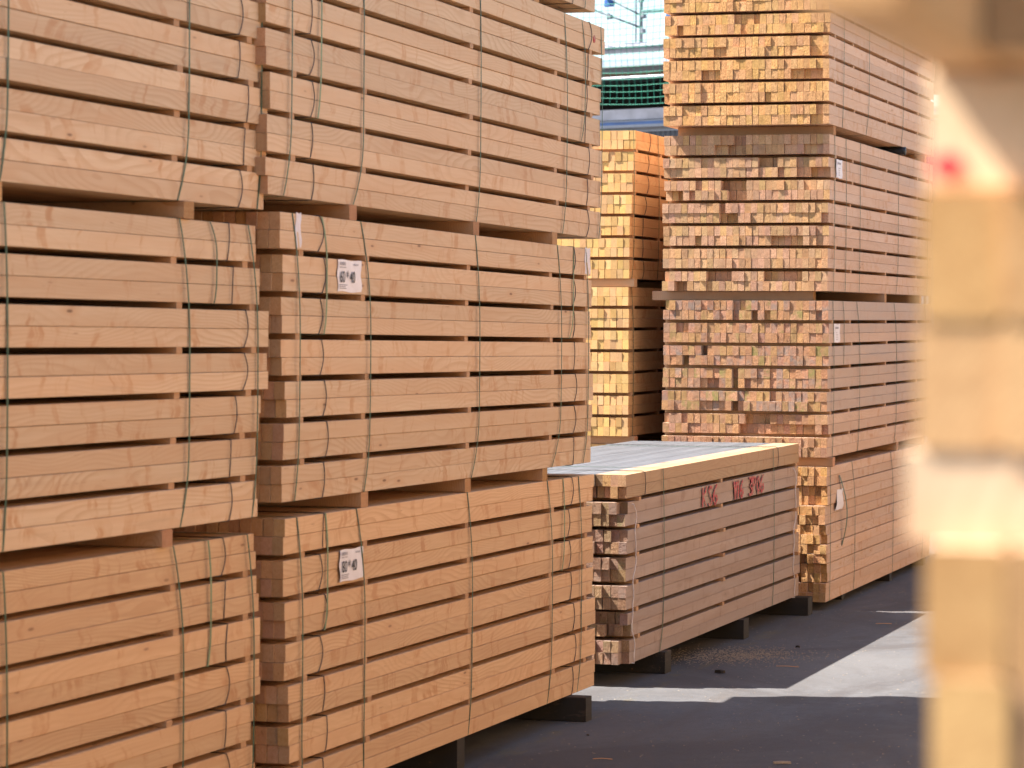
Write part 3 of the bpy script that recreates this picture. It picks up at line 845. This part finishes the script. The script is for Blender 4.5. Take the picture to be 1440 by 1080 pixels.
def label(root, sc, t0, t1, zlo, zhi, txt):
    lb = sheet(root, t0, t1, zlo, zhi, 'paper_label', 0.0045, 0.0025)
    W_, H_ = t1 - t0, zhi - zlo
    X = 0.0085
    text_mesh(txt, 'large_print', M['ink'], lb, H_ * 0.50, 0.66 * W_ / (H_ * 0.50 * 3.05), (t0 + W_ * 0.07, zlo + H_ * 0.30), X)
    bc = MB()
    y = t0 + W_ * 0.07
    while y < t0 + W_ * 0.30:
        wd = random.choice((0.003, 0.005, 0.008))
        bc.box((X - 0.0005, y, zlo + H_ * 0.83), (X, y + wd, zlo + H_ * 0.93))
        y += wd + random.choice((0.003, 0.005))
    bc.build('barcode', M['ink_grey'], lb)
    pr = MB()
    for i in range(4):
        y = t0 + W_ * (0.66 + 0.05 * i)
        pr.box((X - 0.0005, y, zlo + H_ * 0.84), (X, y + W_ * 0.025, zlo + H_ * 0.90))
    for zf, a, b_ in ((0.755, .06, .14), (0.755, .2, .3), (0.20, .05, .36), (0.145, .05, .30), (0.09, .06, .33)):
        q = a
        while q < b_:
            ww = random.uniform(0.012, 0.035)
            pr.box((X - 0.0005, t0 + W_ * q, zlo + H_ * zf), (X, t0 + W_ * (q + ww), zlo + H_ * (zf + 0.028)))
            q += ww + 0.012
    pr.build('small_print', M['ink_grey'], lb)
    return lb


row = lambda s_, li: li * (2 * BH + SG) * s_
label(B2, sB, 0.545, 0.80, row(sB, 5) + 0.008, row(sB, 5) + 2 * BH * sB - 0.002, '60 * 40')
label(B3, sB, 0.56, 0.81, row(sB, 5) + 0.012, row(sB, 5) + 2 * BH * sB + 0.002, '80 * 40')
sheet(B2, 0.115, 0.165, row(sB, 6) + 0.006, row(sB, 6) + 2 * BH * sB + 0.002, 'white_tape', 0.004, 0.003, M['tape'])
sheet(B2, 3.93, 4.02, row(sB, 6) + 0.006, row(sB, 6) + 2 * BH * sB + 0.002, 'white_tape', 0.004, 0.003, M['tape'])
b = MB()
b.add([(0.006, 4.22 + 0.02 * math.cos(i / 10 * 2 * math.pi), row(sB, 6) + 0.055 + 0.018 * math.sin(i / 10 * 2 * math.pi)) for i in range(10)] + [(0.002, 4.22 + 0.02 * math.cos(i / 10 * 2 * math.pi), row(sB, 6) + 0.055 + 0.018 * math.sin(i / 10 * 2 * math.pi)) for i in range(10)],
      [tuple(range(10))] + [(i, 10 + i, 10 + (i + 1) % 10, (i + 1) % 10) for i in range(10)])
b.build('paint_mark', M['red'], B1)
for rt, t0, t1, li in ((R2, 0.22, 0.42, 5), (R3, 0.16, 0.36, 5)):
    lb = sheet(rt, t0, t1, row(sR, li) + 0.003, row(sR, li) + 2 * BH * sR - 0.004, 'paper_label', 0.0045, 0.002)
    b = MB()
    zt_ = row(sR, li)
    b.box((0.0075, t0 + 0.04, zt_ + 0.088), (0.008, t0 + 0.14, zt_ + 0.10))
    for q in range(4):
        b.box((0.0075, t0 + 0.07, zt_ + 0.02 + 0.014 * q), (0.008, t0 + random.uniform(0.09, 0.13), zt_ + 0.024 + 0.014 * q))
    b.build('small_print', M['ink_grey'], lb)
sheet(R4, 0.24, 0.44, 9 * 0.0584 + 0.03, 12 * 0.0584 - 0.02, 'plastic_tag', 0.006, 0.02, M['paper'], skew=0.08)
sheet(R1, 0.60, 0.72, row(sR, 5) + 0.12, row(sR, 6) + 0.09, 'plastic_tag', 0.006, 0.02, M['paper'])
b = MB()
b.ribbon([((0.006 + 0.03 * math.sin(math.pi * i / 10), 0.40 + 0.12 * math.sin(math.pi * i / 14), 12 * 0.06 + 0.05 - 0.45 * i / 10), (1, 0, 0)) for i in range(11)], 0.03, 0.001, False)
b.build('loose_strap', M['strap'], R4)

# ------------------------------------------------------------------ the ground
k = NT('asphalt')
p = k.n('ShaderNodeNewGeometry').outputs['Position']
big = k.noise(p, 0.5, 5, 0.6)
mid = k.noise(p, 4.0, 5, 0.65)
fine = k.noise(p, 130.0, 3, 0.7)
blot = k.noise(p, 16.0, 5, 0.75)
wide = k.noise(k.vmath('MULTIPLY', p, (0.9, 0.5, 1)), 1.0, 6, 0.65, 0.8)
grit = k.noise(p, 420.0, 2, 0.6)
col = k.mix(k.maprange(big, 0.35, 0.65), (0.056, 0.056, 0.061), (0.096, 0.093, 0.092))
col = k.mix(k.maprange(mid, 0.5, 0.75, 0, 0.5), col, (0.050, 0.045, 0.043))
col = k.mix(k.maprange(fine, 0.3, 0.7, 0.0, 0.5), col, (0.11, 0.106, 0.110))
col = k.mix(k.maprange(grit, 0.6, 0.75, 0, 0.6), col, (0.19, 0.18, 0.175))
col = k.mix(k.maprange(blot, 0.38, 0.68, 0.0, 0.6), col, (0.120, 0.116, 0.120))
col = k.mix(k.maprange(blot, 0.60, 0.66, 0.0, 0.55), col, (0.040, 0.037, 0.038))
col = k.mix(k.maprange(wide, 0.42, 0.60, 0.0, 0.6, True), col, (0.050, 0.043, 0.042))
stn = k.maprange(k.noise(k.vmath('MULTIPLY', p, (1.4, 0.35, 1)), 1.0, 6, 0.7, 0.6), 0.50, 0.68, 0, 0.65)
col = k.mix(stn, col, (0.075, 0.058, 0.046))
ps = k.sep(p)
ln = k.math('SUBTRACT', 1.0, k.maprange(k.math('ABSOLUTE', k.math('ADD', ps[0], 3.73)), 0.045, 0.06, 0.0, 1.0))
wr = k.maprange(k.math('ADD', k.noise(k.vmath('MULTIPLY', p, (6, 2.2, 1)), 1.0, 6, 0.75), k.math('MULTIPLY', fine, 0.25)), 0.60, 0.80, 0.0, 0.5, True)
col = k.mix(k.math('MULTIPLY', ln, wr), col, (0.15, 0.115, 0.045))
k.put(k.b.inputs['Base Color'], col)
k.b.inputs['Roughness'].default_value = 0.8
k.b.inputs['Specular IOR Level'].default_value = 0.3
k.bump(k.math('ADD', k.math('ADD', fine, k.math('MULTIPLY', blot, 1.5)), k.math('MULTIPLY', grit, 0.6)), 0.5, 0.006)
M['asphalt'] = k.m
g = MB()
N_ = 40
g.add([(-400, -400, 0), (400, -400, 0), (400, 400, 0), (-400, 400, 0)], [(0, 1, 2, 3)])
g.build('ground', M['asphalt'], kind='structure')

# sawdust and bark crumbs by the low bundle
M['dust'] = plain('sawdust', (0.26, 0.20, 0.14), 0.9, 0, 0.45, 400)
g = MB()
c0 = yard((1040 - 720) / 4450 * 17.0, 17.0)
for i in range(1900):
    a = random.gauss(0, 1); b_ = random.gauss(0, 1)
    X_ = (1035 - 720) / 4450 * 16.95 + a * 0.20; Y_ = 16.95 + b_ * 0.20 + a * 0.06
    q = yard(X_, Y_)
    s_ = random.uniform(0.0015, 0.005)
    an = random.uniform(0, 6.28)
    ca, sa = math.cos(an) * s_, math.sin(an) * s_
    h_ = random.uniform(0.0012, 0.004)
    g.add([(q.x - ca * 1.8, q.y - sa * 1.8, 0.001), (q.x + sa, q.y - ca, 0.001), (q.x + ca * 1.8, q.y + sa * 1.8, 0.001), (q.x - sa, q.y + ca, 0.001), (q.x, q.y, h_ + 0.001)], [(0, 1, 4), (1, 2, 4), (2, 3, 4), (3, 0, 4), (3, 2, 1, 0)])
g.build('sawdust', M['dust'], kind='stuff', label='pale sawdust spilled on the asphalt beside the low weathered bundle', cat='sawdust')
g = MB()
for i in range(1500):
    Y_ = random.uniform(12.5, 22); X_ = random.uniform(0.0, 3.2)
    q = yard(X_, Y_)
    s_ = random.uniform(0.001, 0.0045)
    an = random.uniform(0, 6.28)
    ca, sa = math.cos(an) * s_, math.sin(an) * s_
    g.add([(q.x - ca * 2, q.y - sa * 2, 0.001), (q.x + sa, q.y - ca, 0.001), (q.x + ca * 2, q.y + sa * 2, 0.001), (q.x - sa, q.y + ca, 0.001), (q.x, q.y, 0.004)], [(0, 1, 4), (1, 2, 4), (2, 3, 4), (3, 0, 4), (3, 2, 1, 0)])
g.build('grit', plain('grit', (0.2, 0.17, 0.14), 0.9, 0, 0.6, 300), kind='stuff', label='fine grit and wood crumbs scattered over the asphalt', cat='grit')

def splinter(px, py, L_, ang, label_, wd=0.006, mt=None, hh=0.004):
    wd, L_, hh = wd * 0.7, L_ * 0.8, hh * 0.7
    Y_ = 4450 * CAMZ / (py - 445); X_ = (px - 720) / 4450 * Y_
    b = MB()
    vs = []
    n_ = 5
    for i in range(n_):
        t = i / (n_ - 1)
        ww = wd * (0.5 + 0.5 * math.sin(math.pi * (0.15 + 0.7 * t))) * random.uniform(0.8, 1.1)
        zz = 0.001 + 0.003 * math.sin(t * 3) * random.uniform(0.5, 1)
        for dx_, dz_ in ((-ww, 0), (ww, 0), (ww * 0.6, hh), (-ww * 0.7, hh)):
            vs.append((dx_, (t - 0.5) * L_, zz + dz_))
    fs = []
    for i in range(n_ - 1):
        for j in range(4):
            k_ = (j + 1) % 4
            fs.append((i * 4 + j, i * 4 + k_, (i + 1) * 4 + k_, (i + 1) * 4 + j))
    fs += [(3, 2, 1, 0), tuple((n_ - 1) * 4 + j for j in range(4))]
    b.add(vs, fs)
    o = b.build('wood_splinter', mt or M['bearer'])
    o.location = yard(X_, Y_)
    o.rotation_euler = (0, 0, ang)
    return tag(o, label_, 'splinter', 'wood splinters on the asphalt')
splinter(1245, 876, 0.12, TH + 1.6, 'thin pale splinter on the shaded asphalt beside the sunlit wedge')
splinter(1015, 946, 0.06, TH + 1.0, 'small dark bark chip between the two dark blocks and the sunlit strip', 0.03, M['old'], 0.02)
splinter(1110, 937, 0.15, TH + 1.3, 'thin splinter lying near the sawdust')
splinter(850, 1069, 0.10, TH + 1.5, 'reddish splinter on the asphalt at the foot of the photo')
splinter(1103, 1074, 0.09, TH + 1.7, 'curled pale chip on the asphalt at the foot of the photo', 0.02, M['dust'], 0.012)
splinter(829, 1035, 0.02, 0.4, 'tiny dark crumb on the asphalt beyond the end of the middle stack', 0.01, M['old'])
splinter(1331, 903, 0.05, TH + 1.5, 'small dark chip on the sunlit asphalt', 0.006, M['old'])
splinter(1124, 910, 0.03, TH + 1.5, 'dark pebble-like chip right of the sawdust', 0.012, M['old'], 0.015)

# ------------------------------------------------------------------ the building, scaffold and net far behind
YF = 46.0
S_ = YF / 4450
def zf(y): return CAMZ + (446 - y) * S_
def xf(x): return (x - 890) / (0.80 * 4450 / YF)
org = yard((890 - 720) / 4450 * YF, YF)
FM = Matrix.Translation(org) @ Matrix.Rotation(R(-38.5) + TH, 4, 'Z')
M['concrete'] = plain('fascia_grey', (0.52, 0.495, 0.53), 0.8, 0, 0.25, 3.0)
k = NT('corrugated_dark')
q = k.sep(k.obj())
wv = k.math('SINE', k.math('MULTIPLY', q[0], 2 * math.pi / 0.045))
k.put(k.b.inputs['Base Color'], k.mix(k.maprange(k.noise(k.obj(), 2.0, 3), 0.3, 0.7), (0.07, 0.07, 0.085), (0.10, 0.10, 0.115)))
k.b.inputs['Roughness'].default_value = 0.5
M['corr'] = k.m
M['blue'] = plain('trim_blue', (0.09, 0.19, 0.46), 0.4, 0, 0.2, 5)
M['whitep'] = plain('paint_white', (0.34, 0.355, 0.41), 0.5, 0, 0.1, 4)
M['greyp'] = plain('paint_grey', (0.20, 0.20, 0.22), 0.6, 0, 0.15, 4)
M['brown'] = plain('roof_brown', (0.19, 0.115, 0.075), 0.8, 0, 0.2, 6)
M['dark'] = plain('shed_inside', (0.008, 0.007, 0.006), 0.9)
M['pale'] = plain('panel_pale_blue', (0.26, 0.31, 0.40), 0.5, 0, 0.08, 2)
M['steel'] = plain('scaffold_steel', (0.20, 0.215, 0.24), 0.45, 0.3, 0.2, 8)
M['steel_thin'] = plain('scaffold_brace_grey', (0.05, 0.06, 0.075), 0.5)
M['alu'] = plain('scaffold_plank_alu', (0.40, 0.40, 0.46), 0.4, 0.2, 0.2, 6)
M['bluec'] = plain('coupler_blue', (0.03, 0.09, 0.30), 0.4)
M['teal'] = plain('tube_teal', (0.10, 0.20, 0.19), 0.5)
M['net'] = plain('net_green', (0.015, 0.22, 0.14), 0.6, 0, 0.15, 4)
BL = empty('warehouse_building', FM @ Matrix.Translation((0, 1.2, 0)), 'warehouse with dark corrugated wall, blue trim and a dark open loft, behind the stacks', 'building')
def part(name, mat, a, b_, parent):
    g_ = MB(); g_.box(a, b_); return g_.build(name, mat, parent)
X0, X1 = -9, 9
g = MB()
n_ = int((X1 - X0) / 0.09)
vs, fs = [], []
for i in range(n_ * 4 + 1):
    x_ = X0 + i * 0.0225
    d_ = (0, -0.02, -0.02, 0)[i % 4]
    vs += [(x_, d_, 0), (x_, d_, zf(178))]
for i in range(n_ * 4):
    fs.append((2 * i, 2 * i + 2, 2 * i + 3, 2 * i + 1))
g.add(vs, fs)
g.box((X0, 0.02, 0), (X1, 0.25, zf(178)))
g.build('corrugated_wall', M['corr'], BL)
part('drip_edge', M['whitep'], (X0, -0.05, zf(178)), (X1, 0.25, zf(176)), BL)
part('lower_trim', M['greyp'], (X0, -0.07, zf(176)), (X1, 0.25, zf(172)), BL)
part('gutter', M['whitep'], (X0, -0.16, zf(172)), (X1, 0.25, zf(168)), BL)
part('blue_trim', M['blue'], (X0, -0.12, zf(168)), (X1, 0.25, zf(163.5)), BL)
part('flashing', M['whitep'], (X0, -0.14, zf(163.5)), (X1, 0.25, zf(161.7)), BL)
part('fascia', M['concrete'], (X0, -0.10, zf(160.5)), (X1, 0.25, zf(145)), BL)
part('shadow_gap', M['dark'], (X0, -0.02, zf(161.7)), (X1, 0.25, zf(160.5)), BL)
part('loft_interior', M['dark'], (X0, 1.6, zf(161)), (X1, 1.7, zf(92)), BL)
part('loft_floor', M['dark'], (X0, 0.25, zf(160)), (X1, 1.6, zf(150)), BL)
part('eaves_board', M['brown'], (X0, -0.05, zf(98)), (X1, 0.2, zf(92)), BL)
part('eaves_panel', M['greyp'], (X0, -0.07, zf(92)), (X1, 1.8, zf(84)), BL)
part('eaves_edge', M['greyp'], (X0, -0.12, zf(84)), (X1, 1.8, zf(82)), BL)
part('roof_panel', M['pale'], (X0, 0.0, zf(82)), (X1, 1.8, zf(71)), BL)
part('side_wall', M['corr'], (X0, 0.25, 0), (X0 + 0.2, 8, zf(82)), BL)
part('side_wall', M['corr'], (X1 - 0.2, 0.25, 0), (X1, 8, zf(82)), BL)
part('back_wall', M['corr'], (X0, 7.8, 0), (X1, 8.0, zf(82)), BL)
part('rear_roof', M['greyp'], (X0, 1.8, zf(84)), (X1, 8.0, zf(80)), BL)

SF = empty('scaffold', FM, 'steel tube scaffold with silver walkway and blue couplers on the warehouse roof edge', 'scaffold')
def tubep(name, pts, r, mat, parent=SF):
    g_ = MB(); g_.tube(pts, r, 8); return g_.build(name, mat, parent, smooth=True)
zt = zf(-60)
def coupler(x_, z_, mat=None, s_=1.0):
    g_ = MB()
    g_.box((x_ - 0.05 * s_, -0.05 * s_, z_ - 0.045 * s_), (x_ + 0.05 * s_, 0.06 * s_, z_ + 0.045 * s_))
    g_.tube([(x_ + 0.03, -0.05, z_ + 0.03), (x_ + 0.03, -0.11 * s_, z_ + 0.03)], 0.016, 8)
    g_.tube([(x_ - 0.07 * s_, 0, z_ - 0.02), (x_ + 0.07 * s_, 0, z_ - 0.02)], 0.036 * s_, 8)
    g_.build('coupler', mat or M['bluec'], SF)
posts = [xf(852), xf(899), xf(938.5), xf(852) - 1.6, xf(938.5) + 1.6]
for i_, x_ in enumerate(posts):
    tubep('standard', [(x_, 0.0 if i_ != 0 else 0.7, zf(62)), (x_, 0.0 if i_ != 0 else 0.7, zt)], 0.026 if i_ in (1, 3, 4) else 0.014, M['steel'])
for x_ in posts[3:] + [posts[1]]:
    tubep('standard', [(x_, 0.72, zf(62)), (x_, 0.72, zt)], 0.024, M['steel'])
part('walkway_plank', M['alu'], (-4, -0.12, zf(67)), (3.5, 0.80, zf(62)), SF)
part('toe_board', M['greyp'], (-4, -0.10, zf(70)), (3.5, -0.06, zf(67)), SF)
tubep('ledger', [(-4, -0.06, zf(110)), (3.5, -0.06, zf(110))], 0.022, M['alu'])
tubep('ledger', [(xf(899), 0.0, zf(18)), (3.5, 0.0, zf(18.5))], 0.026, M['teal'])
tubep('ledger', [(-4, 0.0, zf(-40)), (3.5, 0.0, zf(-40))], 0.024, M['steel'])
part('roof_boards', M['brown'], (xf(899) + 0.3, 0.9, zf(21)), (3.5, 1.0, zf(19)), SF)
tubep('brace', [(xf(857), 0.03, zf(0)), (xf(899), 0.03, zf(24))], 0.013, M['steel_thin'])
tubep('brace', [(xf(820), 0.03, zf(6)), (xf(899), 0.03, zf(41))], 0.014, M['steel_thin'])
tubep('brace', [(xf(830), 0.03, zf(-16)), (xf(857), 0.03, zf(0))], 0.013, M['steel_thin'])
for x_, y_ in ((854, 3), (938, 2), (939, 47), (940, 25)):
    coupler(xf(x_), zf(y_), M['bluec'], 1.0)
for x_, y_ in ((899, 1), (902, 24), (855, 22), (901, 45), (938, 18)):
    coupler(xf(x_), zf(y_), M['steel'], 0.6)
# brown lean-to roof seen between the tubes
g = MB()
g.add([(xf(907), 0.95, zf(21)), (xf(990), 0.95, zf(21)), (xf(990), 0.95, zf(62)), (xf(907), 1.15, zf(21)), (xf(990), 1.15, zf(21)), (xf(990), 1.15, zf(62))],
      [(2, 1, 0), (3, 4, 5), (0, 1, 4, 3), (1, 2, 5, 4), (2, 0, 3, 5)])
g.build('gable_board', M['brown'], SF)
# net
g = MB()
mw, mh = 0.1165, 0.092
nx, nz = 50, 26
zb = zf(147)
def npnt(x_, z_):
    sag = 0.02 * math.sin(x_ * 2.3 + z_ * 1.7) + 0.012 * math.sin(x_ * 5 + z_ * 3)
    return (x_ + 0.015 * math.sin(z_ * 4 + x_), -0.16 + sag, z_ + 0.022 * math.sin(x_ * 2.1 + z_ * 0.8))
xs0 = -nx * mw / 2
for i in range(nx + 1):
    g.tube([npnt(xs0 + i * mw, zb + j * mh) for j in range(nz + 1)], 0.0036, 4)
for j in range(nz + 1):
    g.tube([npnt(xs0 + i * mw, zb + j * mh) for i in range(nx + 1)], 0.0036, 4)
o = g.build('safety_net', M['net'])
o.matrix_world = FM
tag(o, 'green mesh safety net hanging in front of the scaffold and warehouse', 'safety net')
